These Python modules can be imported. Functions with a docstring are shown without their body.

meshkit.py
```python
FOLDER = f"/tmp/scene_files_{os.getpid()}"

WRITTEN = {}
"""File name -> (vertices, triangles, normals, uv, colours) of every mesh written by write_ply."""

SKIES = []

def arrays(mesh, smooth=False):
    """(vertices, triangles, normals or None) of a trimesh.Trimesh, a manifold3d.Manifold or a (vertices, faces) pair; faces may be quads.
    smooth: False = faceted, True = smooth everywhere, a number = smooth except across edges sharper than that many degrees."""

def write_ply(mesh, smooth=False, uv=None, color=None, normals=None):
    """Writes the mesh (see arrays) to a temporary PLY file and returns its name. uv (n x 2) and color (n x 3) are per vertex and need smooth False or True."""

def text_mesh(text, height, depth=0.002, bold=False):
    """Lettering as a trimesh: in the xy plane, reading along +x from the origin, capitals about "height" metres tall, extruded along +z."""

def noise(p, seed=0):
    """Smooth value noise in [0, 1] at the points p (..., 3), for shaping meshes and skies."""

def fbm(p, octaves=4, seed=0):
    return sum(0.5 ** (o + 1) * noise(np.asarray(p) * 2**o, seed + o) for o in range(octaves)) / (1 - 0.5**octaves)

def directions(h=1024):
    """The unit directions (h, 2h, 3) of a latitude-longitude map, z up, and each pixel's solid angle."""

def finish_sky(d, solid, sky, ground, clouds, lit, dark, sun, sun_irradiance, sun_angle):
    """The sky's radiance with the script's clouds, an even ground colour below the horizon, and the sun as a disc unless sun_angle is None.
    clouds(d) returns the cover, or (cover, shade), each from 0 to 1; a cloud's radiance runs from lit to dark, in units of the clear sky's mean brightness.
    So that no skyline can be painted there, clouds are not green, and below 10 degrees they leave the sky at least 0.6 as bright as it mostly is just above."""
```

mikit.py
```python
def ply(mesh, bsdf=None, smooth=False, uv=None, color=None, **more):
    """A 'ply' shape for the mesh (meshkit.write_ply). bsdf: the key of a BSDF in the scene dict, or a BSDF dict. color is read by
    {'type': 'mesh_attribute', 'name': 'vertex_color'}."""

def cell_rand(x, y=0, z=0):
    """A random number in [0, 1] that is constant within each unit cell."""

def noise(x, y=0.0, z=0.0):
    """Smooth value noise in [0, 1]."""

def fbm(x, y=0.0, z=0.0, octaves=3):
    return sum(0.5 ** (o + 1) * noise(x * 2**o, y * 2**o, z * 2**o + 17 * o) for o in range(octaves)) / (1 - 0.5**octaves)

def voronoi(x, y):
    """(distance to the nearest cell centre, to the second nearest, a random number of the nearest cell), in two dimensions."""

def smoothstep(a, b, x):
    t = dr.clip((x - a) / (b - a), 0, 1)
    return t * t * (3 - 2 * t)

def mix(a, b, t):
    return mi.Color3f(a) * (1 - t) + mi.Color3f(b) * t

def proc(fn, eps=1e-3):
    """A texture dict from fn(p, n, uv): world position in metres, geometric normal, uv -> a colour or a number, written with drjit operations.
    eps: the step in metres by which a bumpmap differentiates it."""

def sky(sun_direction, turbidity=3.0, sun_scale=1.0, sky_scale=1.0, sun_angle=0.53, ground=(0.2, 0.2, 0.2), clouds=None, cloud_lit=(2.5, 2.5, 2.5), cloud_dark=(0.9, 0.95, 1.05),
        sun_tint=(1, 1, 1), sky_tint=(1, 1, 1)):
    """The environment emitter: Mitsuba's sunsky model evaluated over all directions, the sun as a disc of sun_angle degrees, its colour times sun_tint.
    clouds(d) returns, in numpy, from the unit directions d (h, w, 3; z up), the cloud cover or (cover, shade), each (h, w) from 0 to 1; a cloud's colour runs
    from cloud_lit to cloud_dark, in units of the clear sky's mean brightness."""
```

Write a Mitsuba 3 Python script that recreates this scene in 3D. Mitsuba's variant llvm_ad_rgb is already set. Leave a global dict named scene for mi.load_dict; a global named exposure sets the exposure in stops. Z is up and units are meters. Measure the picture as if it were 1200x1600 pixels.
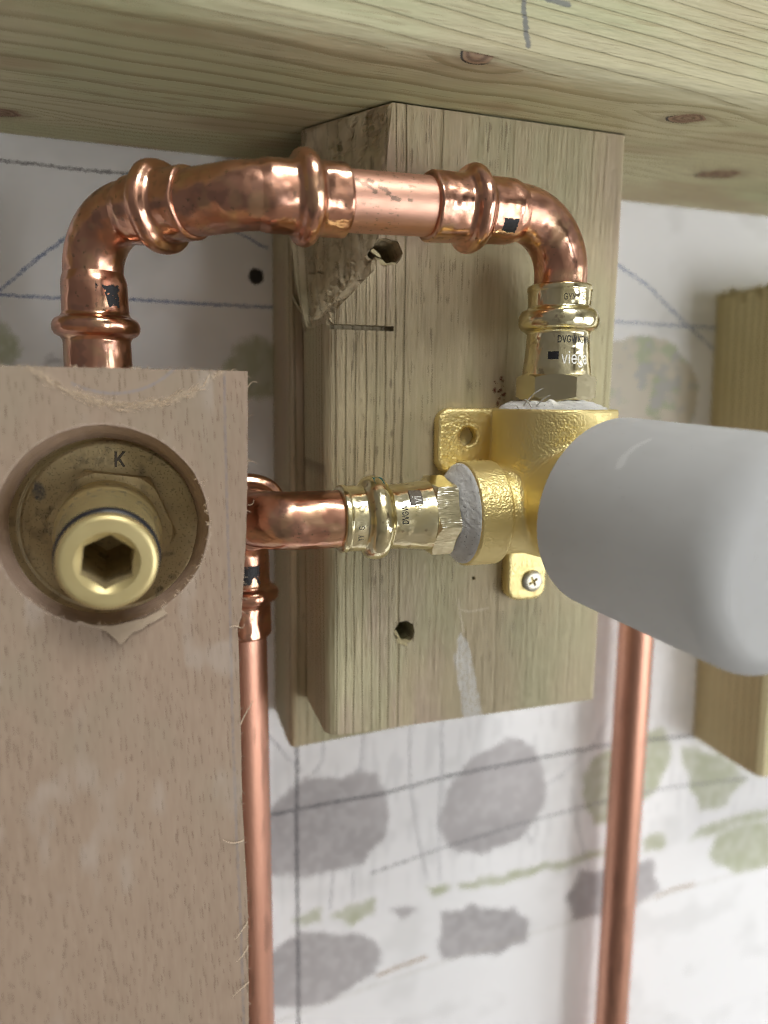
import math, random
import numpy as np, trimesh, mitsuba as mi, drjit as dr
import manifold3d as m3
import mikit, meshkit
from mikit import smoothstep, mix, proc, cell_rand
T = mi.ScalarTransform4f
rng = random.Random(7)
scene, labels = {}, {}

# ------------------------------------------------------------------ camera, lamps, exposure
# All sizes below are millimetres measured from the lens; W() turns them into metres, the lens 1.2 m above the floor.
ZOFF = 1200.0
def W(q): q = np.asarray(q, float); return (q + np.array([0, 0, ZOFF])) * .001
FWD = np.array([.3054, .9395, -.1554]); UP = np.array([.0411, .1498, .9879])
o = W([0, 0, 0]).tolist()
scene['camera'] = {'type': 'thinlens', 'fov': 56.8, 'fov_axis': 'x', 'near_clip': .01, 'far_clip': 20.,
                   'aperture_radius': .0020, 'focus_distance': .193,
                   'to_world': T().look_at(origin=o, target=(np.array(o) + FWD).tolist(), up=UP.tolist())}
exposure = -2.05
WINDOW_LIGHT = (13.0, 13.3, 13.8)
CEILING_LIGHT = (54.0, 54.0, 53.0)
LOW_LIGHT = (36., 36.5, 37.2)
LIGHTS = dict(low=LOW_LIGHT, window=WINDOW_LIGHT, ceiling=CEILING_LIGHT)

# ------------------------------------------------------------------ helpers
def number(name):
    if name not in scene and name not in labels and not any(k.startswith(name + '__') for k in scene): return name
    k = 1
    while True:
        n = f'{name}_{k:03d}'
        if n not in scene and n not in labels and not any(q.startswith(n + '__') for q in scene): return n
        k += 1
def thing(name, label, cat, group=None):
    key = number(name); labels[key] = {'label': label, 'category': cat}
    if group: labels[key]['group'] = group
    return key
def arr(mesh):
    if hasattr(mesh, 'to_mesh'):
        m = mesh.to_mesh(); return np.array(m.vert_properties[:, :3], float), np.array(m.tri_verts)
    if isinstance(mesh, tuple): return np.asarray(mesh[0], float), np.asarray(mesh[1], int)
    return np.array(mesh.vertices, float), np.array(mesh.faces)
def put(key, mesh, bsdf, smooth=35):
    v, f = arr(mesh)
    scene[key] = mikit.ply((W(v), f), bsdf, smooth=smooth); return key
def obj(name, label, cat, mesh, bsdf, smooth=35, group=None):
    key = thing(name, label, cat, group); return put(key, mesh, bsdf, smooth)
def part(parent, name, mesh, bsdf, smooth=35, label=None, kind=None):
    key = number(parent + '__' + name); put(key, mesh, bsdf, smooth)
    d = {}
    if label: d['label'] = label
    if kind: d['kind'] = kind
    if d: labels[key] = d
    return key
def struct(name, mesh, bsdf, label=None, smooth=False):
    put(name, mesh, bsdf, smooth); labels[name] = {'kind': 'structure'}
    if label: labels[name]['label'] = label
def unit(a): a = np.asarray(a, float); return a / np.linalg.norm(a)
def basis(d):
    d = unit(d); a = unit(np.cross(d, [0, 0, 1.] if abs(d[2]) < .9 else [0, 1., 0])); return a, np.cross(d, a)
def tri_join(*ms):
    V, F, n = [], [], 0
    for m in ms:
        v, f = arr(m); V.append(v); F.append(f + n); n += len(v)
    return np.vstack(V), np.vstack(F)
def grid_faces(n, m, closed=True):
    i, j = np.meshgrid(np.arange(n - 1), np.arange(m if closed else m - 1), indexing='ij')
    a, b = i * m + j, i * m + (j + 1) % m
    return np.concatenate([np.stack([a, b, b + m], -1).reshape(-1, 3), np.stack([a, b + m, a + m], -1).reshape(-1, 3)])
def sweep(path, radii, n=56, mod=None, caps=True):
    """Tube along the path with one radius per point; mod(theta, s) multiplies the radius."""
    P = np.asarray(path, float); R = np.broadcast_to(np.asarray(radii, float), len(P))
    t = np.gradient(P, axis=0); t /= np.linalg.norm(t, axis=1, keepdims=True)
    a, _ = basis(t[0]); th = np.linspace(0, 2 * np.pi, n, endpoint=False)
    V = []
    for k in range(len(P)):
        a = unit(a - t[k] * (a @ t[k])); b = np.cross(t[k], a)
        r = R[k] * (mod(th, k / max(1, len(P) - 1)) if mod else 1)
        V.append(P[k] + (np.cos(th) * r)[:, None] * a + (np.sin(th) * r)[:, None] * b)
    V = np.vstack(V); F = grid_faces(len(P), n)
    if caps:
        c = len(V); V = np.vstack([V, P[:1], P[-1:]]); i = np.arange(n); e = (len(P) - 1) * n
        F = np.vstack([F, np.stack([(i + 1) % n, i, i * 0 + c], 1), np.stack([e + i, e + (i + 1) % n, i * 0 + c + 1], 1)])
    return V, F
def lathe(profile, p0, axis, n=72, mod=None, inner=None):
    """Profile of (t, r) along the axis from p0; inner = bore radius for an open ring."""
    pr = [tuple(q) for q in profile]
    if inner: pr = [(pr[0][0], inner)] + pr + [(pr[-1][0], inner), (pr[0][0], inner)]
    a, b = basis(axis); d = unit(axis); th = np.linspace(0, 2 * np.pi, n, endpoint=False); V = []
    for t, r in pr:
        rr = r * (mod(th, t, r) if mod else np.ones(n))
        V.append(np.asarray(p0, float) + d * t + (np.cos(th) * rr)[:, None] * a + (np.sin(th) * rr)[:, None] * b)
    V = np.vstack(V); F = grid_faces(len(pr), n)
    if not inner:
        c = len(V); V = np.vstack([V, [np.asarray(p0) + d * pr[0][0], np.asarray(p0) + d * pr[-1][0]]]); i = np.arange(n); e = (len(pr) - 1) * n
        F = np.vstack([F, np.stack([(i + 1) % n, i, i * 0 + c], 1), np.stack([e + i, e + (i + 1) % n, i * 0 + c + 1], 1)])
    return V, F
def fil(pts, k=5):
    """Rounds a (t, r) profile: each inner corner becomes a short curve."""
    pts = [np.array(p[:2], float) for p in pts]; out = [pts[0]]
    for a, b, c in zip(pts, pts[1:], pts[2:]):
        d = min(np.linalg.norm(a - b), np.linalg.norm(c - b)) * .42
        p, q = b + unit(a - b) * d, b + unit(c - b) * d
        out += [(1 - s) ** 2 * p + 2 * s * (1 - s) * b + s * s * q for s in np.linspace(0, 1, k)]
    return out + [pts[-1]]
def arcpath(A, C, B, R, n=22, ends=4):
    """Straight A -> C, a bend of radius R at the corner C, straight to B."""
    A, C, B = (np.asarray(q, float) for q in (A, C, B)); u, v = unit(A - C), unit(B - C)
    half = math.acos(np.clip(u @ v, -1, 1)) / 2; d = R / math.tan(half); s, e = C + u * d, C + v * d
    cen = C + unit(u + v) * R / math.sin(half); x, y = s - cen, e - cen; w = math.acos(np.clip(x @ y / R / R, -1, 1))
    arc = [cen + (math.sin((1 - q) * w) * x + math.sin(q * w) * y) / math.sin(w) for q in np.linspace(0, 1, n)]
    return np.array([A + (s - A) * q for q in np.linspace(0, 1, ends, endpoint=False)] + arc + [e + (B - e) * q for q in np.linspace(0, 1, ends + 1)[1:]])
def mf(V, F):
    return m3.Manifold(m3.Mesh(vert_properties=np.ascontiguousarray(V, np.float32), tri_verts=np.ascontiguousarray(F, np.uint32)))
def box(x0, x1, y0, y1, z0, z1): return m3.Manifold.cube((x1 - x0, y1 - y0, z1 - z0)).translate((x0, y0, z0))
def hexagon(r, phase=0): return [(r * math.cos(phase + k * math.pi / 3), r * math.sin(phase + k * math.pi / 3)) for k in range(6)]
def place(m, p0, axis, xdir=None):
    """Moves a Manifold made along +z so that it stands at p0 along the axis."""
    d = unit(axis)
    a = unit(np.asarray(xdir) - d * (np.asarray(xdir) @ d)) if xdir is not None else basis(d)[0]
    b = np.cross(d, a)
    return m.transform(np.column_stack([a, b, d, p0]))
def bend_text(text, height, p0, axis, ref, r, angle, t, depth=.05, bold=False, maxedge=.25, wide=.74):
    """Lettering wrapped round a cylinder: starts at the angle (degrees from ref), letter tops along the axis."""
    m = meshkit.text_mesh(text, height, depth, bold); v, f = trimesh.remesh.subdivide_to_size(m.vertices * [wide, 1, 1], m.faces, maxedge, max_iter=12)
    d = unit(axis); a = unit(np.asarray(ref) - d * (np.asarray(ref) @ d)); b = np.cross(d, a)
    th = math.radians(angle) + v[:, 0] / (np.mean(r[1]) if isinstance(r, tuple) else r); r = np.interp(-(t + v[:, 1]), *r) if isinstance(r, tuple) else r; rr = np.broadcast_to(r - .02 + v[:, 2], len(v))[:, None]
    return np.asarray(p0) + d * (t + v[:, 1])[:, None] + rr * (np.cos(th)[:, None] * a + np.sin(th)[:, None] * b), f
def bend_patch(p0, axis, ref, r, a0, a1, t0, t1, seed, rough=.25, lift=.03, cells=26):
    """Thin curved patch of ink on a cylinder with a ragged, broken outline."""
    d = unit(axis); a = unit(np.asarray(ref) - d * (np.asarray(ref) @ d)); b = np.cross(d, a)
    n, m = cells, cells; V, F = [], []
    q = meshkit.fbm(np.stack(np.meshgrid(np.arange(n) * .35, np.arange(m) * .35, [seed * 3.7], indexing='ij'), -1)[:, :, 0], 3, seed)
    edge = np.minimum.outer(np.minimum(np.arange(n), n - 1 - np.arange(n)), np.minimum(np.arange(m), m - 1 - np.arange(m))) / n
    on = q + np.clip(edge * 3, 0, .3) > .5 - .2 + rough
    for i in range(n):
        for j in range(m):
            if not on[i, j]: continue
            k = len(V)
            for ii, jj in ((i, j), (i + 1, j), (i + 1, j + 1), (i, j + 1)):
                th = math.radians(a0 + (a1 - a0) * ii / n); tt = t0 + (t1 - t0) * jj / m
                V.append(np.asarray(p0) + d * tt + (r + lift) * (math.cos(th) * a + math.sin(th) * b))
            F += [[k, k + 1, k + 2], [k, k + 2, k + 3]]
    return np.array(V), np.array(F)
def fibre(p0, p1, mid=None, r=.16, n=9, sides=5):
    p0, p1 = np.asarray(p0, float), np.asarray(p1, float); mid = (p0 + p1) / 2 if mid is None else np.asarray(mid, float)
    s = np.linspace(0, 1, n)[:, None]; P = (1 - s) ** 2 * p0 + 2 * s * (1 - s) * mid + s * s * p1
    P = P + np.array([[rng.uniform(-.25, .25) * r for _ in range(3)] for _ in range(n)])
    return sweep(P, np.linspace(r, r * .3, n), sides)
def noise(x, y=0., z=0.):
    """Smooth value noise in [0, 1], with a short hash."""
    q = [mi.Float(v) for v in (x, y, z)]; i = [dr.floor(v) for v in q]; t = [(v - a) * (v - a) * (3 - 2 * (v - a)) for v, a in zip(q, i)]
    k = [(mi.UInt32(mi.Int32(a) + 1000000) * m) for a, m in zip(i, (374761393, 668265263, 2147483647))]
    def at(b):
        h = (k[0] + b[0] * 374761393) ^ (k[1] + b[1] * 668265263) ^ (k[2] + (b[2] * 2147483647 & 0xFFFFFFFF))
        h = (h ^ (h >> 15)) * 739982445; h = (h ^ (h >> 12)) * 695872825
        return mi.Float((h ^ (h >> 15)) & 0xFFFFFF)
    def edge(b, c): return dr.lerp(at((0, b, c)), at((1, b, c)), t[0])
    return dr.lerp(dr.lerp(edge(0, 0), edge(1, 0), t[1]), dr.lerp(edge(0, 1), edge(1, 1), t[1]), t[2]) / 16777215.
class Lines:
    """Many straight strokes, looked through in one loop: the nearest distance, and inside-ness for closed outlines."""
    def __init__(self, lists, closed=False):
        rows = [(a[0], a[1], b[0], b[1]) for q in lists for a, b in zip(q, q[1:] + (q[:1] if closed else []))]
        self.cols, self.n = [mi.Float([float(r[k]) for r in rows]) for k in range(4)], len(rows)
    def __call__(self, px, py):
        px, py = mi.Float(px), mi.Float(py)
        def body(i, d, s):
            x0, y0, x1, y1 = (dr.gather(mi.Float, c, i) for c in self.cols)
            ex, ey, wx, wy = x1 - x0, y1 - y0, px - x0, py - y0; t = dr.clip((wx * ex + wy * ey) / (ex * ex + ey * ey), 0, 1)
            d = dr.minimum(d, dr.square(wx - ex * t) + dr.square(wy - ey * t))
            c1, c2, c3 = py >= y0, py < y1, ex * wy > ey * wx
            return i + 1, d, dr.select((c1 & c2 & c3) | (~c1 & ~c2 & ~c3), -s, s)
        i, d, s = dr.while_loop((mi.UInt32(0), mi.Float(1e9), mi.Float(1)), lambda i, d, s: i < self.n, body)
        return dr.sqrt(d), s
_lines = {}
def lines_of(pts, closed=False):
    k = (str(pts), closed)
    if k not in _lines: _lines[k] = Lines(pts, closed)
    return _lines[k]
def seg(px, py, pts): return lines_of([pts])(px, py)[0]
def segs(px, py, lists): return lines_of(lists)(px, py)[0]
def poly(px, py, pts): d, s = lines_of([pts], True)(px, py); return d * s
def polys(px, py, lists): d, s = lines_of(lists, True)(px, py); return d * s
def fbm(x, y=0., z=0., octaves=3):
    x, y, z = mi.Float(x), mi.Float(y), mi.Float(z)
    def body(o, f, v): return o + 1, f * 2, v + noise(x * f, y * f, z * f + 17 * mi.Float(o)) / f
    o, f, v = dr.while_loop((mi.UInt32(0), mi.Float(1), mi.Float(0)), lambda o, f, v: o < octaves, body)
    return v * (.5 / (1 - .5 ** octaves))
def mm(p): return p.x * 1000, p.y * 1000, p.z * 1000 - ZOFF
def tw(d): return {'type': 'twosided', 'bsdf': d}
def pr(color, rough=.5, spec=.5, metal=0., **k):
    d = {'type': 'principled', 'roughness': rough, 'metallic': metal, **k}
    if not metal: d['specular'] = spec
    d['base_color'] = {'type': 'rgb', 'value': list(color)} if isinstance(color, (tuple, list)) else proc(color)
    return d
def bump(d, fn, scale, eps): return {'type': 'bumpmap', 'arbitrary': proc(fn, eps), 'scale': scale, 'bsdf': d}

# ------------------------------------------------------------------ materials
WALL_GREY = [[(37.6, -168.4), (42.2, -161.6), (55.0, -154.2), (85.6, -157.5), (90.6, -175.3), (88.7, -188.6), (80.0, -197.5), (60.1, -200.2), (37.1, -195.2)],
    [(113.6, -185.7), (117.6, -171.0), (130.5, -156.3), (149.4, -150.9), (163.0, -159.8), (169.8, -176.9), (164.5, -193.8), (154.8, -203.3), (135.2, -205.2), (119.1, -199.3)],
    [(180.0, -238.9), (185.5, -229.8), (188.8, -224.7), (198.1, -229.2), (232.0, -228.6), (237.4, -247.8), (226.0, -252.0), (207.2, -254.8), (188.6, -252.1)],
    [(116.7, -231.5), (132.7, -231.7), (152.8, -237.7), (162.4, -245.8), (162.2, -257.0), (146.9, -259.3), (120.4, -256.5), (115.9, -254.3)],
    [(37.7, -231.7), (51.5, -224.8), (77.2, -230.9), (88.5, -244.9), (86.1, -253.9), (65.4, -262.7), (37.2, -259.9)],
    [(90.4, -224.6), (101.0, -223.0), (105.7, -226.6), (98.0, -228.6)], [(-35.8, 11.5), (-32.6, 14.1), (-28.8, 11.6)]]
WALL_GREEN = [[(188.4, -175.1), (192.6, -167.6), (204.8, -163.0), (232.0, -157.0), (237.8, -168.0), (237.9, -178.2), (228.3, -192.0), (209.2, -202.2), (195.8, -202.4), (189.1, -186.8)],
    [(243.2, -168.1), (267.0, -177.6), (289.3, -193.6), (274.0, -206.4), (259.7, -206.3), (251.5, -190.8)],
    [(253.1, -221.9), (262.6, -215.8), (283.1, -214.3), (317.5, -213.2), (318.2, -218.2), (283.7, -219.9), (263.4, -223.9)],
    [(266.2, -231.8), (271.5, -223.0), (285.8, -219.5), (318.5, -220.9), (326.2, -247.2), (304.2, -249.4), (286.7, -248.7), (272.4, -240.4)],
    [(64.2, -219.9), (74.2, -216.1), (84.5, -216.9), (83.0, -222.9), (74.2, -227.0)], [(47.5, -217.5), (60.0, -215.9), (59.4, -221.8), (51.6, -221.5)],
    [(108.6, -216.1), (119.5, -216.3), (121.2, -221.2), (113.3, -220.7)],
    [(124.3, -219.3), (138.8, -218.6), (169.1, -217.8), (202.9, -216.7), (203.1, -220.9), (169.3, -222.6), (132.5, -223.1), (124.7, -222.6)],
    [(225.3, -216.3), (237.9, -215.3), (237.4, -223.4), (227.0, -223.7)],
    [(-46.4, 25.4), (-43.7, 23.8), (-41.6, 18.3), (-43.1, 12.0), (-51.3, 9.7), (-50.2, 25.2)],
    [(24.6, 10.1), (29.4, 18.2), (38.8, 23.1), (47.1, 19.9), (46.8, 1.0), (27.8, 0.9)]]
PENCIL = [[(36.8, -168.6), (60.3, -167.7), (88.5, -167.5), (118.3, -164.4), (166.5, -162.9), (204.7, -162.0), (253.9, -164.9)],
    [(51.0, -135.5), (50.3, -172.3), (50.2, -219.6), (50.0, -282.2)]]
PENCIL_FAINT = [[(82.9, -204.2), (119.1, -198.4), (164.5, -193.8), (206.6, -190.9), (240.5, -190.7), (289.4, -194.0)],
    [(-48, 75.4), (-31.8, 75.2), (-18.3, 74.8), (8, 75.5)]]
BLUE = [[(-60, 33.7), (-27.5, 33.2), (-6.2, 33.9), (15.3, 33.6), (44, 33.4)], [(-46.8, 33.9), (-33.6, 46.1), (-21.7, 55.5), (0, 64.5), (27.2, 60.9), (42, 54.3)],
    [(190.5, 58.1), (206.7, 50.6), (224.7, 37.6), (250, 21)], [(180, 34.4), (218.1, 33.8), (250, 33.4)]]
DRIPS = [[(39.5, -133.8), (47.2, -144.7), (52.4, -151.2)], [(62.7, -130.1), (61.6, -148.4), (57.7, -152.9)], [(79.8, -126.9), (77.9, -155.4)],
    [(99.9, -126.8), (100.3, -166.5), (105.2, -194.9), (109.5, -213.1)], [(114.7, -126.0), (115.2, -160.0), (114.1, -184.3), (115.4, -214.4)],
    [(182.8, -180.7), (185.5, -197.7), (192.1, -219.3), (196.3, -228.8)], [(157.9, -197.4), (161.7, -205.7), (164.8, -200.4), (163.9, -195.3)],
    [(200.2, -147.7), (193.9, -159.7), (177.2, -173.3), (170.5, -176.0)], [(65.7, -201.4), (64.5, -216.9)], [(74.8, -201.5), (74.8, -214.7)]]
BROWN = [[(86.2, -255.5), (96.8, -253.5), (109.2, -252.2)], [(235.7, -250.6), (245.4, -248.5), (259.6, -248.7)]]
SEAM = [(-60, -272), (37.1, -266.2), (71.3, -261.4), (120.4, -256.8), (188.6, -252.4), (257.6, -249.7), (340, -246.3)]
def wall_color(p, n, uv):
    x, y, z = mm(p)
    wx = x + 5. * (fbm(x * .13, z * .13) - .5) + 1.5 * (fbm(x * .8, z * .8, 4.) - .5)
    wz = z + 5. * (fbm(x * .13 + 40, z * .13) - .5) + 1.5 * (fbm(x * .8, z * .8, 9.) - .5)
    fine = fbm(x * .9, z * .9, 2.)
    c = mix((.84, .84, .845), (.76, .76, .76), smoothstep(.5, .8, fbm(x * .05, z * .06, 7.)))
    c = mix(c, (.62, .62, .63), .35 * smoothstep(.6, .75, noise(x * .5, z * .09, 3.)) * smoothstep(-120, -150, z) * smoothstep(-230, -200, z))
    g, v = polys(wx, wz, WALL_GREY), polys(wx, wz, WALL_GREEN)
    grey = mix(mix((.35, .335, .34), (.47, .45, .455), smoothstep(.3, .7, fbm(x * .018, z * .018, 31.))), (.46, .44, .445), .5 * fine)
    green = mix((.43, .46, .31), (.50, .51, .41), fbm(x * .12, z * .12, 5.))
    c = mix(c, grey, smoothstep(1.5, -1.7, g + .8 * (noise(x * .9, z * .9, 71.) - .5)) * (.88 + .12 * smoothstep(.35, .6, fbm(x * .3, z * .3, 51.)))); c = mix(c, green, smoothstep(1.6, -1.8, v + .8 * (noise(x * .9, z * .9, 72.) - .5)) * (.8 + .2 * smoothstep(.3, .6, fbm(x * .25, z * .25, 61.))))
    ov = dr.hypot((wx - 207) / 32, (wz - 0) / 29); blot = smoothstep(.42, .6, fbm(x * .13, z * .13, 21.))
    c = mix(c, mix((.60, .55, .44), mix((.45, .45, .42), (.42, .47, .30), smoothstep(.45, .6, fbm(x * .2 + 9, z * .2))), blot), .85 * smoothstep(1.02, .96, ov))
    grit = .45 + .55 * smoothstep(.3, .55, noise(x * 2.3, z * 2.3, 11.))
    jx, jz = x + .5 * (noise(x * .9, z * .9) - .5), z + .5 * (noise(x * .9, z * .9, 5.) - .5)
    def stroke(c, lines, col, w, k):
        d = segs(jx, jz, lines)
        return mix(c, col, k * grit * smoothstep(w, w * .45, d))
    c = stroke(c, PENCIL, (.08, .08, .09), 1.0, .9); c = stroke(c, PENCIL_FAINT, (.14, .14, .15), .75, .8)
    c = stroke(c, BLUE, (.10, .16, .33), .75, .8); c = stroke(c, DRIPS, (.42, .42, .44), .8, .7); c = stroke(c, BROWN, (.36, .25, .15), 1.3, .8)
    c = stroke(c, [SEAM], (.50, .47, .40), .6, .5)
    hole = dr.hypot(x - 38.1, z - 44.1)
    return mix(c, (.02, .018, .015), smoothstep(3.1, 2.6, hole + .6 * (noise(x, z) - .5)))
def wall_bump(p, n, uv):
    x, y, z = mm(p); return fbm(x * .5, z * .5) * .7 + .3 * noise(x * 2, z * 2)
scene['mat_wall'] = tw(bump(pr(wall_color, .6, .35), wall_bump, .0003, 2e-4))
scene['mat_dark_room'] = tw(pr((.13, .12, .115), .9, .2)); scene['mat_room'] = tw(pr((.36, .35, .325), .9, .2)); scene['mat_floor'] = tw(pr((.28, .25, .22), .8, .2)); scene['mat_frame'] = tw(pr((.7, .7, .7), .5))

def ringline(g, w):
    """0..1 latewood line each unit of g: slow darkening, then a sharp end."""
    f = g - dr.floor(g); return smoothstep(1 - w, .97, f) * smoothstep(1.0, .985, f)
def block_rings(x, z):
    xx = x + 1.5 * (noise(x * .06, z * .018, 3.) - .5) + .5 * (noise(x * .3, z * .05, 8.) - .5)
    dense = (xx - 46) / 2.9; wide = (72 - 46) / 2.9 + (xx - 72) / 11.5; right = (72 - 46) / 2.9 + (122 - 72) / 11.5 + (xx - 122) / 4.6
    return dr.select(xx < 72, dense, dr.select(xx < 122, wide, right))
def fibres(a, b, c): return fbm(a * 2.6, b * .13, c * 2.6)
def side_rings(x, y, z): return (y + .9 * (noise(x * .1, y * .2, z * .02) - .5) * 4) / 4.1
def block_lines(x, y, z, n):
    return dr.select(dr.abs(n.y) > .6, ringline(block_rings(x, z), .24) * dr.select(x < 74, 1., .2 + .5 * smoothstep(.45, .7, noise(x * .09, z * .012, 4.))), ringline(side_rings(x, y, z), .35))
SMEAR = [(93.2, -74.5), (96.5, -79.5), (99.5, -92), (101.8, -104.3), (101.8, -112), (95.6, -112), (95.2, -104.1), (91.2, -84)]
def block_color(p, n, uv):
    x, y, z = mm(p); f = fibres(x, z, y)
    c = mix((.37, .312, .195), (.52, .442, .29), f)
    c = mix(c, (.37, .365, .22), .6 * smoothstep(.42, .68, fbm(x * .05, z * .02, y * .05 + 3)))
    c = mix(c, (.42, .32, .25), .7 * smoothstep(.52, .72, fbm(x * .06 + 20, z * .018, y * .05)))
    fresh = dr.select((z > 21.9) & (y > 205.9) & (x < 71) & (y < 235.5) & (x > 45), smoothstep(.985, .95, dr.abs(n.y)), 0.) * dr.select(x + .0 * z > 48.6, 1., .5)
    c = mix(c, mix((.50, .42, .28), (.62, .54, .38), fbm(x * 1.2, z * .3, y * 1.2)), .75 * fresh)
    ln = block_lines(x, y, z, n) * (1 - .6 * fresh)
    c = mix(c, mix((.20, .16, .09), (.31, .26, .15), noise(x * .3, z * .04)), .75 * ln)
    c = mix(c, (.20, .16, .10), .7 * smoothstep(.76, .9, noise(x * 2.2, z * .2, 6.)) * smoothstep(.56, .68, fbm(x * .09, z * .04, 33.)))
    sm = poly(x + .8 * (noise(x * .9, z * .4) - .5), z + 2 * (noise(x * .5, z * .5, 3.) - .5), SMEAR)
    front = smoothstep(206.2, 205.4, y) 
    c = mix(c, (.62, .61, .57), front * .85 * smoothstep(.5, -.5, sm) * (.55 + .45 * smoothstep(.3, .5, noise(x * 2.5, z * 1.1, 2.))))
    mark = segs(x, z, [[(92.3, -63.5), (92.6, -67), (96, -68.2), (103, -67.6)], [(92.8, -68), (94.5, -75)]])
    return mix(c, (.60, .54, .42), front * .6 * smoothstep(.45, .1, mark))
def block_bump(p, n, uv):
    x, y, z = mm(p); return 1.2 * (1 - block_lines(x, y, z, n)) + .8 * fibres(x, z, y) + .7 * fbm(x * .5, z * .25, y * .5)
scene['mat_block'] = tw(bump(pr(block_color, .62, .35), block_bump, .00045, 1e-4))

KNOTS = [(155.6, 188.5, 3.2), (203.8, 227.5, 4.4), (81.6, 176.1, 2.6), (-38.2, 250.8, 3.0)]
def beam_field(x, y, z):
    """Distance across the grain, bent round the knots on the underside."""
    under = smoothstep(-.5, 3., y - 176) 
    w = 3.5 * (noise(x * .016, 2., y * .01) - .5) + .8 * (noise(x * .06, 5., z * .05) - .5)
    front = (z - 83.6 + w + .06 * (x - 60) + 2.6 * (noise(z * .16, x * .004, 3.) - .5)) / 3.6
    b = mi.Float(0)
    for kx, ky, r in KNOTS: b += 2.4 * r * dr.exp(-dr.square((x - kx) / (r * 5.)) - dr.square((y - ky) / (r * 2.6))) * dr.select(y > ky, 1., -1.)
    below = (y - b + 2 * w + 16 * (noise(x * .006, y * .03, 9.) - .5)) / dr.select(y > 245, 3.2, 6.0)
    return dr.select(z < 84.4, below, front)
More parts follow.
